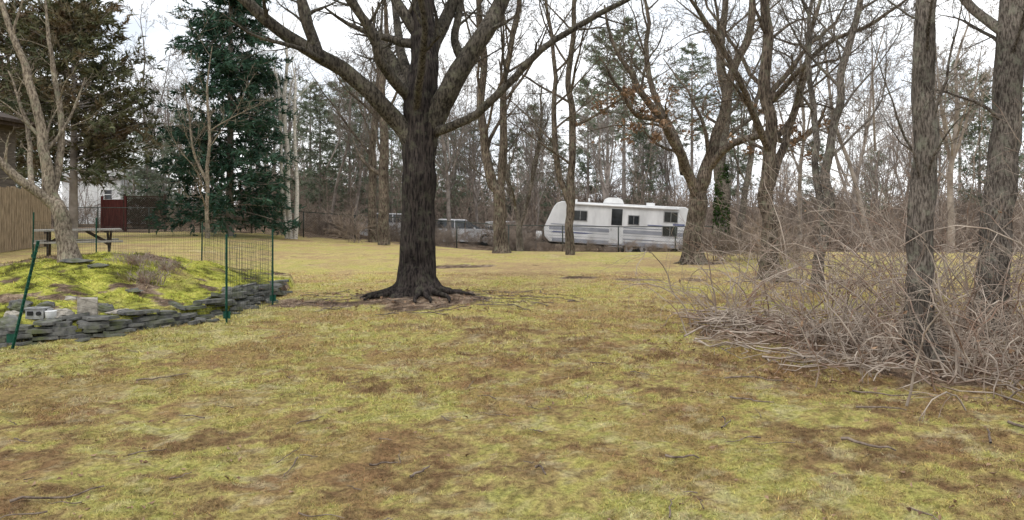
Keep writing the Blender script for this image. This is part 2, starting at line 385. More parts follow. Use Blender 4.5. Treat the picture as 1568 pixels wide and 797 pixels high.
maple=[dict(p=[(640,470),(640,430),(640,380),(641,300),(643,215),(646,150),(648,90,.1),(646,30,.2),(640,-40,.3),(630,-140,.2),(640,-260,0),(636,-380,0)],r=[68,56,52,50,53,48,42,38,34,26,16,5],t0=.5),
 dict(p=[(632,222),(612,188,-.1),(575,150,-.4),(540,118,-.6),(505,97,-.8),(465,75,-1.0),(430,45,-1.2),(392,8,-1.4),(350,-35,-1.6),(300,-100,-1.7)],r=[30,27,24,23,21,18,16,14,10,4],n=30,t0=.3),
 dict(p=[(507,98,-.8),(490,60,-.6),(478,20,-.4),(455,-30,-.3),(440,-90,0)],r=[15,13,12,10,4],n=14),
 dict(p=[(640,175),(618,135,.3),(600,95,.7),(572,55,1.0),(545,15,1.3),(510,-40,1.5),(470,-120,1.8)],r=[26,22,19,17,14,11,4],n=24),
 dict(p=[(628,150),(600,118,-.5),(585,80,-.8),(560,30,-1.1),(520,-5,-1.3),(480,-50,-1.6)],r=[18,15,13,12,10,4],n=22),
 dict(p=[(655,205),(675,165,-.1),(695,128,-.2),(717,95,-.2),(738,60,-.2),(760,20,-.1),(785,-40,0),(800,-140,.2),(830,-240,.3)],r=[34,34,32,29,27,24,20,14,4],n=30,t0=.35),
 dict(p=[(655,190,.1),(690,130,.6),(700,80,.9),(690,30,1.2),(700,-40,1.4),(710,-140,1.4)],r=[20,17,15,13,11,4],n=22),
 dict(p=[(660,203),(690,198,-.3),(725,184,-.5),(762,157,-.7),(800,118,-.8),(845,80,-.9),(900,48,-1.0),(955,22,-1.1),(1000,-15,-1.1),(1050,-60,-1.2)],r=[17,14,12,11,10,9,8,7,6,3],n=30,t0=.3),
 dict(p=[(648,120,.2),(652,60,.8),(672,10,1.2),(690,-60,1.5),(700,-160,1.6)],r=[26,24,22,18,6],n=16),
 dict(p=[(638,140),(600,60,.9),(590,10,1.4),(575,-50,1.8),(560,-130,2)],r=[18,15,12,9,4],n=16),
 dict(p=[(640,168,-.2),(655,120,-1.0),(668,70,-1.6),(660,10,-2.2),(670,-60,-2.8)],r=[13,11,9,8,4],n=14)]
g,cur,loc=put_tree('maple',640,13,maple,[(6,.35,.98,.8,.34,8,.13,.03),(6,.2,1,.75,.5,6,.15,.01),(5,.15,1,.7,.5,4,.18,0),(3,.15,1,.7,.55,3,.2,0)],None,rmin=.0035,nst=16,k0=14,ridge=.15,flare=.55,limbmat=1,roots=13,seed=3,wig=.06,rl=1.1)
obj('maple_tree',g.mesh('maple_tree',[M_maple,M_maplelimb]),loc)

def rand_stems(H,r,forks=2,lean=0,fz=.35):
    st=[];x=rng.normal()*lean
    p=[(0,0,-.2)]+[(x*t*H*.3+rng.normal()*.02*H*t,rng.normal()*.02*H*t,H*t) for t in (.15,.3,.45,.6,.75,.9,1)]
    st.append(dict(p=p,r=[r*1.25,r,r*.9,r*.75,r*.6,r*.42,r*.22,r*.06]))
    for i in range(forks):
        z=H*(fz+rng.uniform(-.06,.12));a=rng.uniform(0,6.28);w=H*rng.uniform(.12,.26)
        st.append(dict(main=False,p=[(0,0,z),(math.cos(a)*w*.35,math.sin(a)*w*.35,z+H*.12),(math.cos(a)*w*.7,math.sin(a)*w*.7,z+H*.28),(math.cos(a)*w,math.sin(a)*w,z+H*.5)],r=[r*.55,r*.45,r*.3,r*.05]))
    return st
def simple(name,px,d,stems,mat,levels=LV,leaf=0,wig=.12,**kw):
    g,cur,loc=put_tree(name,px,d,stems,levels,None,wig=wig,**kw)
    ml=[mat]
    if leaf:
        P,R,_=cur[0];P=P.reshape(-1,3);zs=P[:,2]
        sel=P[(fbm(P[:,0]*.8+9,P[:,1]*.8,P[:,2]*.8,5)>.56)&(zs<leaf[1])&(zs>leaf[0])]
        if len(sel):
            sel=sel[rng.integers(0,len(sel),min(len(sel),leaf[2]))]
            g.quads(sel+rng.normal(size=sel.shape)*.04,np.full(len(sel),.085),1)
        ml=[mat,M_leaf]
    return obj(name,g.mesh(name,ml),loc)

simple('forked_tree',768,26,[
 dict(p=[(768,392),(767,350),(762,300),(752,270),(742,220),(738,150),(742,80),(730,0),(735,-90),(730,-180)],r=[27,20,19,17,14,12,10,8,6,2],t0=.35),
 dict(main=False,p=[(764,300),(770,260),(772,200),(768,140),(782,70),(795,0),(800,-100),(815,-180)],r=[14,13,12,10,9,8,5,2],t0=.3)],M_oak,flare=.35,ridge=.08,rmin=.006,thin=.95)
simple('slender_tree',873,25,[
 dict(p=[(873,396),(873,350),(872,310),(877,250),(876,180),(872,110),(880,40),(878,-40),(885,-150)],r=[17,13,13,12,11,9,8,6,2],t0=.35),
 dict(main=False,p=[(872,312),(858,270),(850,220),(846,160),(850,100),(838,20),(830,-80)],r=[11,10,9,8,7,5,2],t0=.3)],M_oak,ridge=.05,rmin=.006,thin=.95)
simple('slender_tree',796,29,[
 dict(p=[(796,385),(796,350),(790,320),(780,280),(772,230),(775,170),(765,90)],r=[12,9,8,7,6,5,2],t0=.3),
 dict(main=False,p=[(796,345),(808,310),(818,260),(826,200),(830,130)],r=[8,7,6,5,2],t0=.3)],M_grey,rmin=.006)
OL=[(8,.25,.97,.85,.5,8,.2,.03),(7,.2,1,.8,.5,6,.22,.02),(5,.15,1,.75,.5,4,.24,.01),(4,.15,1,.7,.55,3,.24,0)]
simple('oak_tree',1060,21,[
 dict(p=[(1062,415),(1062,370),(1066,320),(1076,280),(1085,245),(1105,190),(1120,120),(1145,50),(1150,-30),(1160,-130)],r=[38,29,27,24,19,16,14,12,8,3],t0=.4),
 dict(main=False,p=[(1066,300),(1050,262,-.3),(1028,225,-.6),(1000,190,-1),(975,160,-1.2),(950,120,-1.4),(925,80,-1.5),(915,30,-1.5)],r=[19,17,14,12,10,8,6,3],t0=.2),
 dict(main=False,p=[(1082,262),(1110,225,-.4),(1150,212,-.8),(1190,222,-1),(1225,205,-1.1),(1240,170,-1.2)],r=[14,12,10,8,6,3],t0=.2),
 dict(main=False,p=[(1050,265,.2),(1045,210,.8),(1020,150,1.2),(1005,80,1.5),(1010,0,1.8),(1000,-80,2)],r=[15,13,11,9,7,3],t0=.25),
 dict(main=False,p=[(1000,190,-1),(960,185,-1.6),(930,150,-2),(905,110,-2.2)],r=[9,7,6,2])],M_oak,flare=.45,ridge=.12,roots=6,rmin=.0055,leaf=(3,5.5,900),levels=OL,thin=.95)
simple('oak_tree',1182,16.3,[
 dict(p=[(1184,440),(1180,400),(1176,340),(1176,280),(1180,200),(1172,120),(1178,50),(1165,-30),(1170,-150)],r=[44,28,24,22,20,18,16,13,6],t0=.35),
 dict(main=False,p=[(1177,290),(1200,250,.3),(1225,190,.6),(1250,110,.8),(1270,30,1),(1300,-60,1.2)],r=[16,14,12,11,9,4],t0=.2),
 dict(main=False,p=[(1180,235),(1150,190,-.4),(1120,150,-.8),(1090,90,-1),(1060,50,-1.2),(1010,-10,-1.4)],r=[13,11,9,8,7,3],t0=.2),
 dict(main=False,p=[(1177,160),(1205,120,-.5),(1240,80,-1),(1290,60,-1.3),(1340,20,-1.6)],r=[10,9,7,6,3],t0=.2)],M_oak,flare=.5,ridge=.12,roots=8,rmin=.0045,leaf=(2.0,3.6,500),levels=OL,thin=.95)
simple('leaning_tree',1252,14,[
 dict(p=[(1250,462),(1256,400),(1266,320),(1270,240),(1282,170),(1296,90),(1318,10),(1335,-80),(1350,-180)],r=[22,16,15,13,12,11,9,6,2],t0=.35),
 dict(main=False,p=[(1262,345),(1258,260,.2),(1262,180,.4),(1250,90,.5),(1262,0,.6),(1270,-100,.8)],r=[12,11,10,8,6,2],t0=.3)],M_grey,flare=.3,ridge=.06,rmin=.004)
simple('ivy_tree',1105,27,[
 dict(p=[(1104,405),(1104,360),(1106,300),(1104,240),(1112,160),(1104,80),(1112,0),(1110,-100)],r=[28,22,20,18,15,12,9,4],t0=.45),
 dict(main=False,p=[(1130,405),(1134,350),(1142,290),(1150,230),(1160,150),(1180,60)],r=[13,11,10,8,6,3],t0=.4)],M_grey,rmin=.007,ridge=.05)
x,d=place(1105,27),27;z=float(gz(x,d));g=Geo();n=2200
a=rng.uniform(0,6.28,n);hh=rng.uniform(0,1,n)**1.4*3.2;rr=.28*(1-.10*hh)*rng.uniform(.8,1.2,n)
g.quads(np.stack([x+rr*np.cos(a),d+rr*np.sin(a),z+hh],1),np.full(n,.10));obj('ivy',g.mesh('ivy',[M_ivy]))
simple('bare_tree',588,33,[dict(p=[(588,375),(588,340),(586,280),(590,220),(584,150),(592,60),(588,-30)],r=[20,17,16,14,11,8,3],t0=.3)],M_oak,rmin=.007)
simple('bare_tree',571,35,[dict(p=[(571,372),(571,320),(569,250),(575,180),(580,100),(570,10)],r=[15,13,12,10,7,3],t0=.4)],M_oak,rmin=.007)
simple('sapling',318,30,[dict(p=[(318,365),(318,320),(316,270),(322,220),(318,150),(325,70)],r=[8,6,6,5,4,1],t0=.15),
 dict(main=False,p=[(317,280),(300,240),(290,190),(280,130)],r=[5,4,3,1])],M_pale,rmin=.006,levels=LV[:3])
simple('birch_tree',446,34,[
 dict(p=[(446,368),(442,300),(438,220),(436,150),(440,80),(432,20)],r=[8,7,7,6,4,1],t0=.5),
 dict(main=False,p=[(440,368),(434,300),(430,230),(426,150),(420,90)],r=[8,6,5,4,1],t0=.5),
 dict(main=False,p=[(452,368),(456,300),(450,220),(454,140),(448,90)],r=[8,6,5,4,1],t0=.5)],M_birch,rmin=.005,levels=[(8,.5,.97,.6,.25,4,.1,.06),(6,.2,1,.6,.5,3,.1,0),(4,.2,1,.6,.5,3,.1,0)])
simple('crabapple_tree',103,12,[
 dict(p=[(106,400),(100,360),(90,325),(78,295),(72,255),(66,215),(52,150),(32,90),(10,30),(-8,-40)],r=[30,24,22,20,16,14,12,10,8,3],t0=.35),
 dict(main=False,p=[(86,318),(66,292,-.2),(44,268,-.4),(15,232,-.6),(-15,195,-.8),(-60,140,-.9)],r=[17,14,12,10,8,3],t0=.3),
 dict(main=False,p=[(80,300),(82,240,.2),(74,170,.3),(62,110,.4),(45,40,.5),(35,-30,.6)],r=[13,11,9,8,6,2],t0=.3),
 dict(main=False,p=[(60,285,-.2),(40,245,.1),(25,200,.3),(5,150,.4),(-20,100,.5)],r=[9,8,7,5,2],t0=.3)],M_pale,ridge=.08,flare=.2,rmin=.0035,wig=.05,levels=[(6,.3,.97,.7,.35,6,.14,.05),(5,.2,1,.7,.5,5,.16,.03),(4,.15,1,.7,.5,4,.2,.02)])
RL=[(10,.32,.97,.8,.22,8,.16,.04),(6,.2,1,.75,.5,5,.18,.03),(5,.15,1,.7,.5,4,.2,0)]
simple('ash_tree',1413,7.9,[
 dict(p=[(1416,560),(1408,500),(1408,420),(1412,330),(1417,240),(1415,150),(1417,60),(1422,-40),(1424,-200),(1430,-400),(1430,-600)],r=[56,44,41,40,38,37,34,30,24,14,4],t0=.3)],M_grey,ridge=.24,flare=.25,rmin=.003,levels=RL,nst=26,thin=.88,wig=.03,rf1=.2)
simple('ash_tree',1518,9.4,[
 dict(p=[(1512,530),(1516,470),(1522,400),(1532,300),(1540,200),(1546,110),(1552,20),(1560,-80),(1570,-250),(1575,-450)],r=[64,52,46,45,43,42,40,34,24,5],t0=.4),
 dict(main=False,p=[(1550,60),(1510,0,.3),(1470,-70,.5),(1430,-180,.6)],r=[18,15,12,3])],M_grey,ridge=.24,flare=.25,rmin=.003,levels=RL,nst=26,thin=.92,wig=.03,rf1=.2)

# --- conifers
def conifer(H,R0,z0,shape,mat,dens=14,needle=(.16,.035),whorl=.33,per=7,droop=-.10,rise=.0,gap=.15,k2=9,trunkr=.16):
    g=Geo()
    q,r=smooth([(0,0,-.3),(0.03,0,H*.5),(0,0,H)],[trunkr*1.2,trunkr*.7,.02],12);g.tubes(q[None],r[None],8,0)
    Bs=[];Rs=[];z=z0
    while z<H*.985:
        t=(z-z0)/(H-z0);Rm=R0*shape(t)
        for i in range(per):
            if rng.uniform()<gap: continue
            a=rng.uniform(0,6.283);L=Rm*rng.uniform(.65,1.12);el=rise+.25*t+rng.normal()*.1
            pts=[];p=np.array([0,0,z+rng.normal()*.1]);
            for s in range(7):
                pts.append(p.copy());e=el+droop*4*math.sin(s/6*math.pi)*.6+(.10*s/6)
                p=p+np.array([math.cos(a)*math.cos(e),math.sin(a)*math.cos(e),math.sin(e)])*L/6
            Bs.append(pts);Rs.append(np.linspace(.03,.008,7))
        z+=whorl*rng.uniform(.6,1.3)
    P=np.array(Bs);R=np.array(Rs);g.tubes(P,R,3,0)
    Q,QR=spawn(P,R,k2,.15,1,.85,.38,3,.12,-.05,rf=.5,rmin=.005,sq=.35,lm=R0*.9);g.tubes(Q,QR,3,0)
    A=Q
    n=A.shape[0]*dens;b=rng.integers(0,A.shape[0],n);t=rng.uniform(0,1,n)*(A.shape[1]-1);i=np.clip(t.astype(int),0,A.shape[1]-2);fr=(t-i)[:,None]
    C=A[b,i]*(1-fr)+A[b,i+1]*fr;d=nrm(nrm(A[b,i+1]-A[b,i])+rng.normal(size=(n,3))*.6)
    g.tris(C+rng.normal(size=C.shape)*.04,d,needle[0]*rng.uniform(.6,1.4,n),needle[1]*rng.uniform(.6,1.4,n),1)
    return g
g=conifer(16,3.2,.8,lambda t:(1-t)**.62*.93+.05,M_spruce,dens=19,needle=(.24,.075),whorl=.36,per=8,droop=-.12,k2=10,gap=.1)
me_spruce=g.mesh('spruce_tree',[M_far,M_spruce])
x,d=place(352,33),33;obj('spruce_tree',me_spruce,(x,d,float(gz(x,d))))
g=conifer(9.2,3.2,2.3,lambda t:(math.sin(math.pi*min(1,(t*.72+.24)))**.6),M_cedar,dens=16,needle=(.26,.08),whorl=.29,per=7,droop=-.02,rise=.25,gap=.2,k2=9)
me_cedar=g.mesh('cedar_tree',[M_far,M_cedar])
x,d=place(112,30),30;obj('cedar_tree',me_cedar,(x,d,float(gz(x,d))))
x,d=place(12,36),36;obj('cedar_tree',me_cedar,(x,d,float(gz(x,d))),1.3,scale=1.15)
pines=[]
for i in range(3):
    H=14+2*i
    g=conifer(H,2.8,H*(.08,.3,.45)[i],lambda t:(math.sin(math.pi*min(1,(t*.75+.22)))**.6)*.9,M_pine,dens=9,needle=(.34,.075),whorl=.6,per=5,droop=-.03,rise=.15,gap=.2,k2=9)
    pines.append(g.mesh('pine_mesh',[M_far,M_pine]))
grove=empty('pine_grove')
for px,d,k,sc in [(490,42,0,.55),(535,44,0,.62),(600,46,0,.5),(630,49,0,.6),(475,50,0,.7),(690,50,0,.55),(720,52,0,.6),(930,50,2,.8),(955,58,2,.95),(985,52,0,.6),(1060,62,2,.9),(900,60,1,.8),(1130,58,1,.75),
   (1500,40,1,.6),(1545,46,1,.65),(1470,60,2,.8),(225,42,0,.42),(205,50,0,.5),(275,54,0,.6),(250,44,0,.4),(420,52,0,.75),(520,62,1,.8),(560,66,0,.9),(820,64,1,.7),(780,58,0,.6),(850,54,0,.55),(1250,64,0,.6),(1340,58,0,.5),(650,68,0,.9),(30,60,0,.8),(180,64,0,.6),(1420,66,0,.6)]:
    x=place(px,d);obj('pine',pines[k],(x,d,float(gz(x,d))-.1),rng.uniform(0,6),grove,(sc*rng.uniform(.95,1.1),sc,sc))

# --- distant woodland
protos=[]
for i in range(7):
    H=rng.uniform(12,17);g,_=tree_geo(rand_stems(H,rng.uniform(.08,.16),forks=rng.integers(1,4),lean=.5,fz=.3),[(10,.25,.97,.75,.38,6,.13,.07),(7,.2,1,.7,.5,4,.16,.05),(6,.15,1,.7,.5,3,.2,.03),(3,.2,1,.7,.55,2,.2,0)],rmin=.009,k0=7)
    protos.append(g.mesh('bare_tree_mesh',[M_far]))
wood=empty('distant_woodland')
for i in range(88):
    d=42+60*rng.uniform()**1.0;px=rng.uniform(-160,1720)
    if 800<px<1075 and d<48: continue
    if px<430 and d<52: continue
    x=place(px,d);obj('bare_tree_in_woodland',protos[rng.integers(7)],(x,d,float(gz(x,d))-.1),rng.uniform(0,6.28),wood,rng.uniform(.5,1.15)*(.85 if d<55 else 1))
for px,d,k,sc in [(225,58,0,1.15),(690,40,1,.7),(1340,30,2,.75),(1455,26,3,.7),(1300,36,4,.9),(540,39,6,.6),(500,40,2,.65),(930,46,3,.8),(820,43,5,.6),(1225,32,6,.7)]:
    x=place(px,d);obj('bare_tree_in_woodland',protos[k],(x,d,float(gz(x,d))-.1),rng.uniform(0,6.28),wood,sc)
sap=[]
for i in range(3):
    P=[];R=[]
    for j in range(14):
        p=np.array([rng.uniform(-3.5,3.5),rng.uniform(-2,2),-.2]);H=rng.uniform(2.5,7.5);dd=np.array([rng.normal()*.14,rng.normal()*.14,1]);pts=[]
        for s in range(9): pts.append(p.copy());dd=dd+rng.normal(size=3)*[.07,.07,0];p=p+dd*H/8
        P.append(pts);R.append(np.linspace(.035,.008,9)*rng.uniform(.6,1.2)*H/6)
    P=np.array(P);R=np.array(R);g=Geo();g.tubes(P,R,5)
    Q,QR=spawn(P,R,10,.2,1,.65,.32,5,.12,.06,rf=.5,rmin=.009);g.tubes(Q,QR,3)
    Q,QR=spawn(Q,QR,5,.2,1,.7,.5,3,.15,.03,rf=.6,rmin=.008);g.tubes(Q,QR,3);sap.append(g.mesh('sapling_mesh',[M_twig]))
scr=empty('sapling_scrub')
for px,d in [(470,40),(560,42),(520,46),(610,48),(660,43),(720,49),(790,47),(850,48),(910,49),(980,50),(1040,47),(1130,40),(1190,38),(1260,36),(1330,38),(1390,35),(1450,37),(1530,33),(1590,36),(1300,44),(1420,44),(1500,46),(1160,46),(1220,42),(640,54),(750,54),(900,56),(1050,58),(350,50),(250,54),(170,52)]:
    x=place(px,d);obj('sapling_clump',sap[rng.integers(3)],(x,d,float(gz(x,d))),rng.uniform(-.4,.4)+math.pi*rng.integers(2),scr,rng.uniform(.7,1.15))

# --- undergrowth
def shrub(n,H,spread,lv,rmin,r0):
    P=[];R=[]
    for i in range(n):
        a=rng.uniform(0,6.28);b=rng.uniform(0,.3)*spread;p=np.array([math.cos(a)*b,math.sin(a)*b,-.05]);e=rng.uniform(.9,1.5);a2=rng.uniform(0,6.28);L=H*rng.uniform(.6,1.2)
        pts=[];k=rng.uniform(.0,.18)
        for s in range(8):
            pts.append(p.copy());ee=e-k*s;p=p+np.array([math.cos(a2)*math.cos(ee),math.sin(a2)*math.cos(ee),math.sin(ee)])*L/7+rng.normal(size=3)*.02*H/2
        P.append(pts);R.append(np.linspace(r0,r0*.35,8)*rng.uniform(.6,1.2))
    P=np.array(P);R=np.array(R);g=Geo();g.tubes(P,R,4)
    for l in lv:
        P,R=spawn(P,R,*l,rf=.65,rmin=rmin);g.tubes(P,R,3)
    return g
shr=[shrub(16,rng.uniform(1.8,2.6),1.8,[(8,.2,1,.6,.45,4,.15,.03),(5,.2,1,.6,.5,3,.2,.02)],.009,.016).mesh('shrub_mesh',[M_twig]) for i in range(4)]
ug=empty('undergrowth')
def addshrub(px,d,sc):
    x=place(px,d);s_=sc;obj('shrub',shr[rng.integers(4)],(x,d,float(gz(x,d))),rng.uniform(0,6.28),ug,(s_*rng.uniform(1,1.5),s_*rng.uniform(1,1.5),s_))
for i in range(240):
    px=rng.uniform(-60,1660);edge=37 if px<500 else 33
    u=rng.uniform();d=edge+u**1.3*30
    if px>1080: d-=3*rng.uniform()
    if 815<px<1060 and d<42: continue
    if 575<px<770 and d<42: continue
    if px<260 and d<44: continue
    sc=rng.uniform(.45,.95)*(1+.8*max(0,(d-45)/20))
    addshrub(px,d,sc*(.6 if px<430 and d<50 else 1))
for i in range(110): addshrub(rng.uniform(380,1650),rng.uniform(56,74),rng.uniform(1.5,2.3))
for i in range(34): addshrub(rng.uniform(570,810),rng.uniform(36,41),rng.uniform(.3,.55))
for i in range(16): addshrub(rng.uniform(820,1070),rng.uniform(31,36),rng.uniform(.2,.34))
for i in range(12): addshrub(rng.uniform(1075,1240),rng.uniform(19,27),rng.uniform(.25,.5))

# --- bramble thicket
def thicket():
    P=[];R=[]
    cl=[(3.0,10.1,.9,22),(3.8,8.9,1.2,38),(4.5,7.8,1.4,46),(4.2,7.0,.9,30),(5.6,9.3,2.0,50),(5.7,7.6,1.7,46),(7.2,9.3,2.3,42),(4.6,11.0,1.7,40),(6.6,12.5,2.2,36),(3.3,8.0,.7,16),(8.2,7.9,2.2,36),(5.0,6.8,1.0,34),(5.9,11,2.2,40),(4.9,13.5,1.5,18),(3.4,11.5,.9,14)]
    for cx,cy,H,n in cl:
        for i in range(n):
            a=rng.uniform(0,6.28);b=abs(rng.normal())*.65;x=cx+math.cos(a)*b;y=cy+math.sin(a)*b
            p=np.array([x,y,float(gz(x,y))-.02]);a2=a+rng.normal()*.8;e=rng.uniform(.75,1.5);L=H*rng.uniform(.6,1.6);k=rng.uniform(.02,.32);pts=[]
            for s in range(10):
                pts.append(p.copy());ee=e-k*s*(.5+s*.07);p=p+np.array([math.cos(a2)*math.cos(ee),math.sin(a2)*math.cos(ee),math.sin(ee)])*L/9+rng.normal(size=3)*.022
                p[2]=max(p[2],.02);a2+=rng.normal()*.12
            P.append(pts);R.append(np.linspace(.0085,.003,10)*rng.uniform(.6,1.5))
    P=np.array(P);R=np.array(R);g=Geo();g.tubes(P,R,5)
    Q,QR=spawn(P,R,5,.2,1,.8,.42,5,.18,-.01,rf=.6,rmin=.0026);g.tubes(Q,QR,3)
    k=rng.uniform(size=len(Q))<.7;Q2,QR2=spawn(Q[k],QR[k],2,.2,1,.8,.5,3,.2,-.01,rf=.7,rmin=.002);g.tubes(Q2,QR2,3)
    n=460;a=rng.uniform(0,6.28,n);rr=np.sqrt(rng.uniform(0,1,n));x=5.2+2.9*rr*np.cos(a);y=8.6+2.5*rr*np.sin(a)
    x=np.concatenate([x,rng.uniform(2.5,3.8,130)]);y=np.concatenate([y,rng.uniform(9.6,10.8,130)]);n=len(x)
    z=gz(x,y,True)+rng.uniform(.01,.16,n);b=rng.uniform(0,6.28,n);L=rng.uniform(.15,1.1,n);pts=[]
    for s in range(5):
        pts.append(np.stack([x+np.cos(b)*L*(s/4-.5),y+np.sin(b)*L*(s/4-.5),z+rng.normal(size=n)*.025],1));b=b+rng.normal(size=n)*.14
    g.tubes(np.stack(pts,1),np.linspace(.009,.004,5)[None]*rng.uniform(.5,1.7,(n,1)),4)
    i=rng.integers(0,len(Q),260);g.quads(Q[i,2]+rng.normal(size=(260,3))*.03,np.full(260,.045),1)
    n=1500;a=rng.uniform(0,6.28,n);rr=np.sqrt(rng.uniform(0,1,n))*1.15;x=5.1+3.1*rr*np.cos(a);y=8.6+2.6*rr*np.sin(a)
    g.quads(np.stack([x,y,gz(x,y,True)+.02],1),np.full(n,.045),1,flatz=.35)
    return g
obj('bramble_thicket',thicket().mesh('bramble_thicket',[M_cane,M_leaf]))
g=Geo();n=1900;y=3.3*(26/3.3)**rng.uniform(size=n);x=rng.uniform(-1,1,n)*(y*.74+1)
k=rng.uniform(size=n)<sm(.35,.65,fbm(x*.8,y*.8,0,99));x=x[k];y=y[k];n=len(x)
g.quads(np.stack([x,y,gz(x,y,True)+.015],1),np.full(n,.032),0,flatz=.3)
n=200;a=rng.uniform(0,6.28,n);rr=rng.uniform(.5,1.8,n);x=-1.63+rr*np.cos(a)*1.2;y=13+rr*np.sin(a);g.quads(np.stack([x,y,gz(x,y,True)+.02],1),np.full(n,.06),0,flatz=.3)
obj('fallen_leaves',g.mesh('fallen_leaves',[M_leaf]))
g=Geo()
def stick(a,b,r,wig=.02,k=6):
    a=np.array(a,float);b=np.array(b,float);P=a+(b-a)*np.linspace(0,1,8)[:,None];P=P+rng.normal(size=(8,2))*wig
    z=gz(P[:,0],P[:,1],True)+r+.012
    g.tubes(np.concatenate([P,z[:,None]],1)[None],np.linspace(r,r*.5,8)[None],k)
stick((2.20,5.02),(2.48,4.86),.012,.006);stick((-.60,4.42),(-.50,4.58),.009,.005);stick((.98,4.80),(1.17,4.72),.009,.005);stick((-2.7,4.02),(-2.3,4.25),.008,.006)
stick((-.9,4.7),(-.72,4.76),.007,.005);stick((3.6,5.5),(3.9,5.1),.012,.01);stick((1.8,6.2),(2.1,6.0),.008,.008);stick((.15,4.57),(.2,4.42),.009,.004);stick((-3.5,7.0),(-3.1,7.2),.008,.008)
stick((2.7,5.9),(3.05,5.8),.009,.008);stick((3.2,5.0),(3.35,5.3),.009,.008);stick((1.5,5.4),(1.62,5.55),.007,.005);stick((2.9,6.4),(3.4,6.3),.009,.01);stick((2.0,7.0),(2.5,6.9),.009,.012)
for i in range(100):
    y=3.6*(24/3.6)**rng.uniform();x=rng.uniform(-.75,.75)*y;a=rng.uniform(0,6.28);L=rng.uniform(.06,.3);stick((x,y),(x+math.cos(a)*L,y+math.sin(a)*L),rng.uniform(.003,.006),.006,4)
for i in range(90):
    a=rng.uniform(0,6.28);r=rng.uniform(.5,2.0);x=-1.4+r*math.cos(a)*1.3;y=12.9+r*math.sin(a)*.9;b=rng.uniform(0,6.28);L=rng.uniform(.2,.9);stick((x,y),(x+math.cos(b)*L,y+math.sin(b)*L),rng.uniform(.004,.010),.03,4)
obj('fallen_sticks',g.mesh('fallen_sticks',[M_stick]))

# ---------------------------------------------------------------- raised bed wall
def slab(g,c,rx,ry,h,rz,mi=0,tilt=.03):
    n=rng.integers(6,9);a=np.sort(np.arange(n)*6.283/n+rng.uniform(-.25,.25,n));q=rng.uniform(.8,1.15,n)
    x=np.cos(a)*rx*q;y=np.sin(a)*ry*q;cr,sr=math.cos(rz),math.sin(rz)
    X=x*cr-y*sr;Yv=x*sr+y*cr;tx,ty=rng.normal(size=2)*tilt
    lo=np.stack([X,Yv,X*tx+Yv*ty],1);hi=np.stack([X*.95,Yv*.95,X*tx+Yv*ty+h],1)
    g.add(np.concatenate([lo,hi])+np.array(c),[[i,(i+1)%n,n+(i+1)%n,n+i] for i in range(n)],mi)
    g.f.append((np.array([list(range(n,2*n))])+g.n-2*n,mi,False));g.f.append((np.array([list(range(n))[::-1]])+g.n-2*n,mi,False))
g=Geo()
for lay in range(6):
    th=-2.9+rng.uniform(0,.1)
    while th<.1:
        L=rng.uniform(.10,.27);x,y=bed_pt(th,1.015-.004*lay);x2,y2=bed_pt(th+.03,1.015);tz=math.atan2(y2-y,x2-x)
        xo,yo=bed_pt(th,1.06);zb=float(gz(xo,yo));ds=math.hypot(x2-x,y2-y)/.03
        if rng.uniform()<(.96 if lay<4 else .6)*(1 if th<-.5 else .6): slab(g,(x+rng.normal()*.02,y+rng.normal()*.02,zb-.02+lay*.044),L,rng.uniform(.11,.17),rng.uniform(.03,.046),tz+rng.normal()*.08)
        th+=L*1.7/max(ds,1.5)
for i in range(55):
    th=rng.uniform(-2.6,.0);f=rng.uniform(.94,1.08);x,y=bed_pt(th,f)
    slab(g,(x,y,float(gz(x,y))+(.04 if f<1 else 0)),rng.uniform(.06,.2),rng.uniform(.05,.12),rng.uniform(.02,.05),rng.uniform(0,6),tilt=.15)
for i in range(40):
    x=-4.35+rng.normal()*.14;y=12.2+rng.normal()*.6;slab(g,(x,y,float(gz(x,y))+rng.uniform(0,.06)),rng.uniform(.08,.2),rng.uniform(.06,.13),rng.uniform(.02,.06),rng.uniform(0,6),tilt=.25)
obj('slate_retaining_wall',g.mesh('slate_retaining_wall',[M_slate]))
def bedpt(px,d): x=place(px,d);return x,d,float(gz(x,d))
def rock(name,px,d,r,sq=.7,mat=M_stone):
    x,y,z=bedpt(px,d);n=14;g=Geo();u=np.linspace(0,math.pi,11);v=np.arange(n)*6.283/n
    U,V=np.meshgrid(u,v,indexing='ij');P=np.stack([np.sin(U)*np.cos(V),np.sin(U)*np.sin(V),np.cos(U)],-1)
    P=P*(1+.9*(vnoise(P[...,0]*1.6+px,P[...,1]*1.6,P[...,2]*1.6,3)-.5)+.3*(vnoise(P[...,0]*4+px,P[...,1]*4,P[...,2]*4,3)-.5))[...,None]*r;P[...,2]*=sq
    ix=np.arange(11*n).reshape(11,n);f=np.stack([ix[:-1],np.roll(ix,-1,1)[:-1],np.roll(ix,-1,1)[1:],ix[1:]],-1).reshape(-1,4)
    g.add(P,f,0,False);obj(name,g.mesh(name,[mat]),(x,y,z+r*sq*.45))
rock('rock',97,9.4,.13,.8);rock('rock',182,9.9,.12,.35);rock('rock',30,9.7,.15,.5,M_slate);rock('rock',245,9.9,.14,.3);rock('rock',160,10.0,.13,.5,M_slate)
rock('rock',70,9.8,.10,.6,M_slate);rock('rock',205,11,.12,.3,M_slate);rock('rock',118,11.9,.22,.2,M_slate);rock('rock',150,11.7,.16,.25,M_slate);rock('rock',110,10.2,.08,.5);rock('rock',215,9.9,.07,.6);rock('rock',20,9.4,.09,.6)
x,y,z=bedpt(135,9.5);g=Geo();g.box((0,0,.12),(.22,.07,.28),0,.2,.010);obj('standing_stone',g.mesh('standing_stone',[M_stone]),(x,y,z),.1)
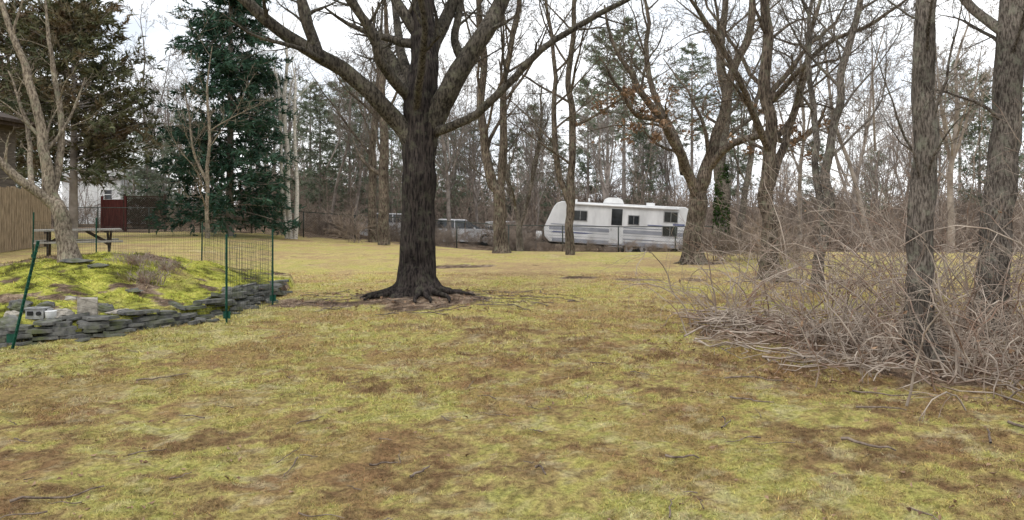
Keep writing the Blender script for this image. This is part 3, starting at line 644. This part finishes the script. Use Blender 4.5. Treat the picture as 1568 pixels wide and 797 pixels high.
x,y,z=bedpt(58,9.3);g=Geo();g.box((0,0,.07),(.22,.14,.12),0);g.box((0,0,.138),(.24,.16,.012),0);g.cyl((.06,-.08,.08),.025,.04,'y',14,1);g.box((-.05,-.075,.08),(.07,.012,.05),1);g.cyl((.15,0,.07),.035,.12,'z',16,0)
obj('metal_utility_box',g.mesh('metal_utility_box',[M_metal,M_tyre]),(x,y,z+.02))
x,y,z=bedpt(78,9.25);g=Geo()
g.add([[.055*(1+.18*h)*math.cos(a),.055*(1+.18*h)*math.sin(a),.12*h] for h in (0,1) for a in np.arange(18)*6.283/18],[[i,(i+1)%18,18+(i+1)%18,18+i] for i in range(18)],0,True);g.f.append((np.array([list(range(18))[::-1]])+g.n-36,0,False))
g.cyl((0,0,.118),.067,.008,'z',18,0);obj('bucket',g.mesh('bucket',[M_white]),(x,y,z+.02))
for px,d in [(222,11.6),(252,12.6),(205,12.4)]:
    x,y,z=bedpt(px,d);g=shrub(70,.26,1.0,[(7,.2,1,.5,.4,3,.15,.05)],.003,.004);obj('lavender_bush',g.mesh('lavender_bush',[M_cane]),(x,y,z))

# ---------------------------------------------------------------- garden fence
posts=[(-5.65,8.45,.42),(-3.9,10.25,0),(-3.86,12.1,.0),(-7.45,18.0,0.03),(-10.3,18.6,0),(-12.0,18.8,.03)]
tops=[]
for i,(x,y,ln) in enumerate(posts):
    z=float(gz(x,y));g=Geo();H=1.22
    g.beam((0,0,-.1),(ln*.75,0,H),.032,.010);g.beam((0,.012,-.1),(ln*.75,.012,H),.01,.026)
    for k in range(16): g.box((ln*.75*((.25+k*.068)/1.22),-.012,.15+k*.068),(.018,.014,.012))
    g.box((0,0.02,.12),(.10,.006,.10),0)
    obj('fence_post',g.mesh('fence_post',[M_green]),(x,y,z));tops.append((x,y,z,ln*.75))
g=Geo();P=[]
for (a,b) in [(1,2),(2,3),(3,4),(4,5)]:
    A=tops[a];B=tops[b];L=math.hypot(B[0]-A[0],B[1]-A[1]);n=int(L/(.06 if a>1 else .09))
    sag=lambda t:-.06*math.sin(math.pi*t)
    for k in range(n+1):
        t=k/n;x=A[0]+(B[0]-A[0])*t;y=A[1]+(B[1]-A[1])*t+.02;z0=min(A[2],B[2])+.02
        P.append([(x,y,z0),(x+rng.normal()*.01,y,z0+.55),(x,y,z0+1.1+sag(t))])
    for j in range(15):
        z0=min(A[2],B[2])+.02+j*1.1/14;P.append([(A[0],A[1]+.02,z0),((A[0]+B[0])/2,(A[1]+B[1])/2+.02,z0+sag(.5)*j/14),(B[0],B[1]+.02,z0)])
A=tops[0];B=tops[1]
for j in range(8):
    P.append([(A[0]+j*.04,A[1],A[2]+.1+j*.13),((A[0]+B[0])/2,(A[1]+B[1])/2-.05,.12+j*.035),(B[0],B[1],B[2]+.05+j*.05)])
P=np.array(P,float);g.tubes(P,np.full(P.shape[:2],.0019),3);obj('garden_wire_fence',g.mesh('garden_wire_fence',[M_wire]))
g=Geo();P=[]
line=[(-30,36.5),(-8,36),(-2,35),(1.0,34.2),(5,33.6),(9.5,33)]
def lp(s):
    for a,b in zip(line[:-1],line[1:]):
        L=math.hypot(b[0]-a[0],b[1]-a[1])
        if s<=L: return a[0]+(b[0]-a[0])*s/L,a[1]+(b[1]-a[1])*s/L
        s-=L
    return line[-1]
tot=sum(math.hypot(b[0]-a[0],b[1]-a[1]) for a,b in zip(line[:-1],line[1:]))
s=0
while s<tot-1.2:
    x,y=lp(s);z=float(gz(x,y));x2,y2=lp(s+1.2);z2=float(gz(x2,y2))
    P.append([(x,y,z),(x2,y2,z2+1.2)]);P.append([(x,y,z+1.2),(x2,y2,z2)]);s+=.12
P=np.array(P);g.tubes(P,np.full(P.shape[:2],.003),3)
s=0
while s<tot:
    x,y=lp(s);z=float(gz(x,y));x2,y2=lp(min(s+2.5,tot));z2=float(gz(x2,y2));g.cyl((x,y,z+.6),.03,1.3,'z',8)
    g.tubes(np.array([[(x,y,z+1.22),(x2,y2,z2+1.22)]]),np.full((1,2),.02),5);s+=2.5
obj('chain_link_fence',g.mesh('chain_link_fence',[M_wire]))

# ---------------------------------------------------------------- picnic table
x,y=place(120,20),20;z=float(gz(x,y));g=Geo()
for i in range(5): g.box((0,-.3+i*.15,.74),(2.0,.14,.04),0)
for sy in (-.68,.68):
    for i in range(2): g.box((0,sy-.07+i*.14,.44),(2.0,.13,.04),0)
for sx in (-.7,.7):
    g.beam((sx,-.55,0),(sx,.28,.72),.05,.10,1);g.beam((sx+.055,.55,0),(sx+.055,-.28,.72),.05,.10,1)
    g.beam((sx-.055,-.75,.40),(sx-.055,.75,.40),.05,.09,1);g.beam((sx-.055,-.36,.70),(sx-.055,.36,.70),.05,.08,1)
    g.beam((sx*.9,0,.42),(sx*.25,0,.71),.05,.08,1)
obj('picnic_table',g.mesh('picnic_table',[M_greywood,M_darkwood]),(x,y,z),math.radians(32))

# ---------------------------------------------------------------- left wooden fence, house
g=Geo();A=np.array([-13.7,17.6]);B=np.array([-14.95,24.3]);L=np.linalg.norm(B-A);n=int(L/.15);ang=math.atan2(B[1]-A[1],B[0]-A[0])
for i in range(n+1):
    p=A+(B-A)*i/n;zz=float(gz(p[0],p[1]));h=1.8+rng.normal()*.02
    g.box((p[0],p[1],zz+h/2+.03),(.132,.022,h),0,ang+rng.normal()*.03)
    g.box((p[0],p[1],zz+h+.045),(.09,.022,.05),0,ang)
for hz in (.4,1.4):
    g.beam((*(A+[-.05,0]),float(gz(*A))+hz),(*(B+[-.05,0]),float(gz(*B))+hz),.04,.09,0)
for i in range(4):
    p=A+(B-A)*i/3;g.box((p[0]-.12,p[1],float(gz(*p))+.95),(.1,.1,1.9),0,ang)
obj('wooden_fence',g.mesh('wooden_fence',[M_fencewood]))
house=empty('ranch_house',(-21.5,20.2,.5))
g=Geo();g.box((0,0,1.9),(9.6,10,3.8))
for i in range(24): g.box((4.82,0,.2+i*.155),(.025,10.04,.145)); 
for i in range(24): g.box((0,5.02,.2+i*.155),(9.6,.025,.145))
obj('walls',g.mesh('walls',[M_siding]),parent=house)
g=Geo();g.extrude([(-5.4,3.72),(5.4,3.72),(5.4,3.86),(0,5.7),(-5.4,3.86)],-5.4,5.4,0);obj('roof',g.mesh('roof',[M_roof]),parent=house)
g=Geo();g.box((5.44,0,3.78),(.08,10.9,.2));g.box((5.54,0,3.84),(.12,10.9,.10));obj('fascia_and_gutter',g.mesh('fascia',[M_darkwood]),parent=house)
g=Geo();g.box((4.86,3.4,1.9),(.1,1.3,1.2),1);g.box((4.9,3.4,1.9),(.06,1.1,1.0),0);obj('window',g.mesh('window',[M_glass,M_white]),parent=house)

# ---------------------------------------------------------------- neighbour yard
x,y=place(175,38),38;z=float(gz(x,y));g=Geo()
for i in range(7): g.box((-.5+i*.155,0,.85),(.145,.03,1.55),0)
g.box((0,.04,.4),(1.1,.05,.1));g.box((0,.04,1.4),(1.1,.05,.1));g.box((-.62,0,.9),(.1,.1,1.8));g.box((.58,0,.9),(.1,.1,1.8))
obj('wooden_gate',g.mesh('wooden_gate',[M_red]),(x,y,z))
x,y=place(222,38),38;z=float(gz(x,y));g=Geo();P=[]
for k in np.arange(-1.3,1.3,.09):
    P.append([(max(-1,k-.75),0,.2+max(0,-1-(k-.75))),(min(1,k+.75),0,1.7-max(0,k+.75-1))]);P.append([(max(-1,k-.75),.02,1.7-max(0,-1-(k-.75))),(min(1,k+.75),.02,.2+max(0,k+.75-1))])
for a,b in P: g.beam(a,b,.03,.03)
for s_ in (-1.03,1.03): g.box((s_,0,.95),(.09,.09,1.9))
g.box((0,0,1.76),(2.1,.08,.08));g.box((0,0,.16),(2.1,.08,.08));obj('lattice_fence',g.mesh('lattice_fence',[M_darkwood]),(x,y,z))
def wheel(g,c,r,w,mt,mh):
    g.cyl(c,r,w,'y',22,mt);g.cyl((c[0],c[1],c[2]),r*.58,w+.02,'y',16,mh);g.cyl(c,r*.2,w+.05,'y',10,mt)
x,y=place(140,54),54;z=float(gz(x,y));nh=empty('white_house',(x,y,z),math.radians(-5))
g=Geo();g.box((0,3,1.65),(4.4,6,3.3))
for i in range(19): g.box((0,-.012,.15+i*.17),(4.42,.03,.155))
g.box((3.0,2.2,1.3),(1.7,3.4,2.6))
obj('walls',g.mesh('walls',[M_white]),parent=nh)
g=Geo();g.add([(-2.5,-.35,3.25),(2.5,-.35,3.25),(2.5,3,4.0),(-2.5,3,4.0),(2.5,6.35,3.25),(-2.5,6.35,3.25),(-2.5,-.35,3.4),(2.5,-.35,3.4),(2.5,3,4.15),(-2.5,3,4.15),(2.5,6.35,3.4),(-2.5,6.35,3.4)],[[0,1,2,3],[3,2,4,5],[6,7,8,9],[9,8,10,11],[0,1,7,6],[5,4,10,11],[1,2,8,7],[2,4,10,8],[0,3,9,6],[3,5,11,9]]);g.box((3.05,2.2,2.68),(1.9,3.8,.14))
obj('roof',g.mesh('roof',[M_roofgrey]),parent=nh)
g=Geo()
for wx in (-1.3,1.3): g.box((wx,-.03,2.1),(.7,.05,.8),1);g.box((wx,-.045,2.1),(.54,.05,.64),0);g.box((wx,-.075,2.1),(.54,.01,.05),1)
obj('windows',g.mesh('windows',[M_glass,M_white]),parent=nh)
for px,d,s_ in [(95,45,.7),(185,46,.6),(150,44,.5),(205,43,.6),(120,47,.6)]: addshrub(px,d,s_)

def car(px,d,rz):
    x=place(px,d);z=float(gz(x,d));g=Geo();W=.88
    low=[(-2.2,.35),(-1.85,.22),(1.8,.22),(2.2,.35),(2.25,.62),(2.1,.78),(1.2,.92),(.7,.95),(-1.6,.98),(-2.15,.92),(-2.25,.65)]
    g.extrude(low,-W,W,0)
    b=[(1.15,.94),(.35,1.40),(-1.2,1.44),(-1.95,.97)]
    vt=[]
    for sy in (-1,1):
        for (qx,qz) in b: vt.append((qx,sy*(W-.05 if qz<1.1 else W-.24),qz))
    g.add(vt,[[0,1,5,4],[1,2,6,5],[2,3,7,6],[3,2,1,0],[4,5,6,7]],2)
    g.add([(.38,-(W-.25),1.41),(-1.22,-(W-.25),1.45),(-1.22,(W-.25),1.45),(.38,(W-.25),1.41),(.33,-(W-.3),1.46),(-1.15,-(W-.3),1.50),(-1.15,(W-.3),1.50),(.33,(W-.3),1.46)],[[0,1,5,4],[1,2,6,5],[2,3,7,6],[3,0,4,7],[4,5,6,7]],0)
    for qx in (-.35,):
        for sy in (-1,1): g.beam((qx,sy*(W-.05),.95),(qx,sy*(W-.23),1.43),.05,.05,0)
    for sy in (-1,1):
        for wx in (-1.35,1.38): wheel(g,(wx,sy*(W-.1),.33),.33,.22,1,3)
        g.box((2.17,sy*.6,.68),(.12,.36,.14),3);g.box((.75,sy*(W+.08),.98),(.1,.16,.1),0)
    obj('parked_car',g.mesh('parked_car',[M_carpaint,M_tyre,M_glass,M_metal]),(x,d,z-.15),rz)
car(608,43,.3);car(704,43,.15);car(756,46,2.9)

# ---------------------------------------------------------------- travel trailer
tr=empty('travel_trailer',(place(830,40),39.2,-.72));tr.rotation_euler=(0,math.radians(3.2),math.radians(-3))
L=7.5;W=2.4
g=Geo();g.extrude([(.30,.48),(.05,.75),(.0,1.15),(.12,1.5),(.45,2.3),(.62,2.52),(.85,2.62),(L-.25,2.66),(L-.05,2.55),(L,2.4),(L,.62),(L-.35,.48)],0,W,0)
body=obj('body',g.mesh('body',[M_rvwhite]),parent=tr);bv=body.modifiers.new('b','BEVEL');bv.width=.05;bv.segments=3;bv.limit_method='ANGLE';bv.angle_limit=math.radians(60)
g=Geo();g.box((L/2+.1,-.006,1.22),(L-.35,.012,.20),0);g.box((L/2+.1,-.005,1.42),(L-.5,.010,.05),0);g.box((L/2+.15,-.006,.60),(L-.6,.012,.20),0)
g.extrude([(.5,1.05),(2.6,1.05),(2.2,.98),(.4,.98)],-.016,-.002,1);g.box((6.95,-.006,1.72),(.6,.012,.10),1);g.box((5.75,-.012,1.62),(.8,.02,.05),1)
for k in (1.02,.82): g.box((L/2,-.004,k),(L-.2,.008,.02),0)
obj('stripes',g.mesh('stripes',[M_rvgrey,M_blue]),parent=tr)
g=Geo()
for cx,cz,w,h in [(1.85,1.92,.68,.48),(4.62,1.84,.52,.44),(6.52,2.1,.66,.50),(6.5,1.36,.72,.48)]:
    g.box((cx,-.012,cz),(w+.08,.024,h+.08),1);g.box((cx,-.018,cz),(w,.034,h),0);g.box((cx,-.04,cz),(.02,.01,h),1)
g.box((.22,W/2,1.75),(.02,1.3,.5),0)
obj('windows',g.mesh('windows',[M_glass,M_metal]),parent=tr)
g=Geo();g.box((3.75,-.012,1.55),(.72,.024,1.95),0);g.box((3.75,-.018,1.95),(.56,.036,.85),1);g.box((3.48,-.04,1.3),(.05,.05,.12),2);g.box((3.75,-.12,.42),(.7,.24,.04),2)
obj('door',g.mesh('door',[M_rvwhite,M_glass,M_metal]),parent=tr)
g=Geo()
for wx in (4.45,5.25): wheel(g,(wx,.16,.36),.36,.24,0,1)
for wx in (4.45,5.25): wheel(g,(wx,W-.16,.36),.36,.24,0,1)
g.box((4.85,.0,.83),(1.75,.03,.06),2);g.box((L/2,W/2,.42),(L-.6,1.6,.12),0)
obj('wheels_and_chassis',g.mesh('wheels',[M_tyre,M_metal,M_rvgrey]),parent=tr)
g=Geo();g.extrude([(3.1,2.66),(4.15,2.66),(4.05,2.88),(3.85,2.97),(3.35,2.95),(3.18,2.85)],.75,1.6,0);g.box((1.5,1.2,2.7),(.4,.4,.14));g.box((5.6,1.2,2.72),(.4,.4,.14));g.cyl((2.3,.6,2.75),.05,.2,'z',10)
g.cyl((4.2,-.07,2.52),.055,5.4,'x',12,0)
obj('roof_air_conditioner',g.mesh('roof_units',[M_white]),parent=tr)
g=Geo();g.beam((.35,.4,.45),(-1.1,W/2,.45),.08,.1);g.beam((.35,W-.4,.45),(-1.1,W/2,.45),.08,.1);g.cyl((-.25,W/2-.2,.72),.16,.45,'z',14,1);g.cyl((-.25,W/2+.2,.72),.16,.45,'z',14,1);g.cyl((-1.0,W/2,.25),.04,.8,'z',10)
obj('hitch_and_tanks',g.mesh('hitch',[M_tyre,M_white]),parent=tr)

# ---------------------------------------------------------------- world, sun, camera
SE,SR=math.radians(50),math.radians(215)
w=bpy.data.worlds.new('World');scene.world=w;w.use_nodes=True;nt=w.node_tree;N=nt.nodes;Lk=nt.links
bg=N['Background'];bg.inputs['Strength'].default_value=.1
sky=N.new('ShaderNodeTexSky');sky.sky_type='NISHITA';sky.sun_disc=False;sky.sun_elevation=SE;sky.sun_rotation=SR;sky.dust_density=3
tc=N.new('ShaderNodeTexCoord');mp=N.new('ShaderNodeMapping');mp.inputs['Scale'].default_value=(1,1,2.6);Lk.new(tc.outputs['Generated'],mp.inputs['Vector'])
no=N.new('ShaderNodeTexNoise');no.inputs['Scale'].default_value=3.2;no.inputs['Detail'].default_value=5;no.inputs['Roughness'].default_value=.55;Lk.new(mp.outputs[0],no.inputs['Vector'])
cr=N.new('ShaderNodeValToRGB');e=cr.color_ramp.elements;e[0].position=.36;e[0].color=(.58,.63,.70,1);e[1].position=.55;e[1].color=(.97,.985,1,1);Lk.new(no.outputs['Fac'],cr.inputs['Fac'])
sc_=N.new('ShaderNodeVectorMath');sc_.operation='SCALE';sc_.inputs['Scale'].default_value=17;Lk.new(cr.outputs['Color'],sc_.inputs[0])
mx=N.new('ShaderNodeMix');mx.data_type='RGBA';mx.inputs['Factor'].default_value=.9;Lk.new(sky.outputs[0],mx.inputs['A']);Lk.new(sc_.outputs[0],mx.inputs['B']);Lk.new(mx.outputs['Result'],bg.inputs['Color'])
sd=bpy.data.lights.new('sun','SUN');sd.energy=1.3;sd.angle=math.radians(18);sd.color=(1,.96,.9)
so=bpy.data.objects.new('sun',sd);COL.objects.link(so)
dirv=Vector((math.sin(SR)*math.cos(SE),math.cos(SR)*math.cos(SE),math.sin(SE)))
so.rotation_euler=dirv.to_track_quat('Z','Y').to_euler()
cd=bpy.data.cameras.new('camera');cd.sensor_width=36;cd.lens=36*F/1568;cd.shift_y=-83.5/1568;cd.clip_end=3000
co=bpy.data.objects.new('camera',cd);COL.objects.link(co);co.location=(0,0,EYE);co.rotation_euler=(math.radians(90),0,0);scene.camera=co
scene.view_settings.view_transform='Standard';scene.view_settings.look='None';scene.view_settings.exposure=0
print('objects',len(bpy.data.objects))
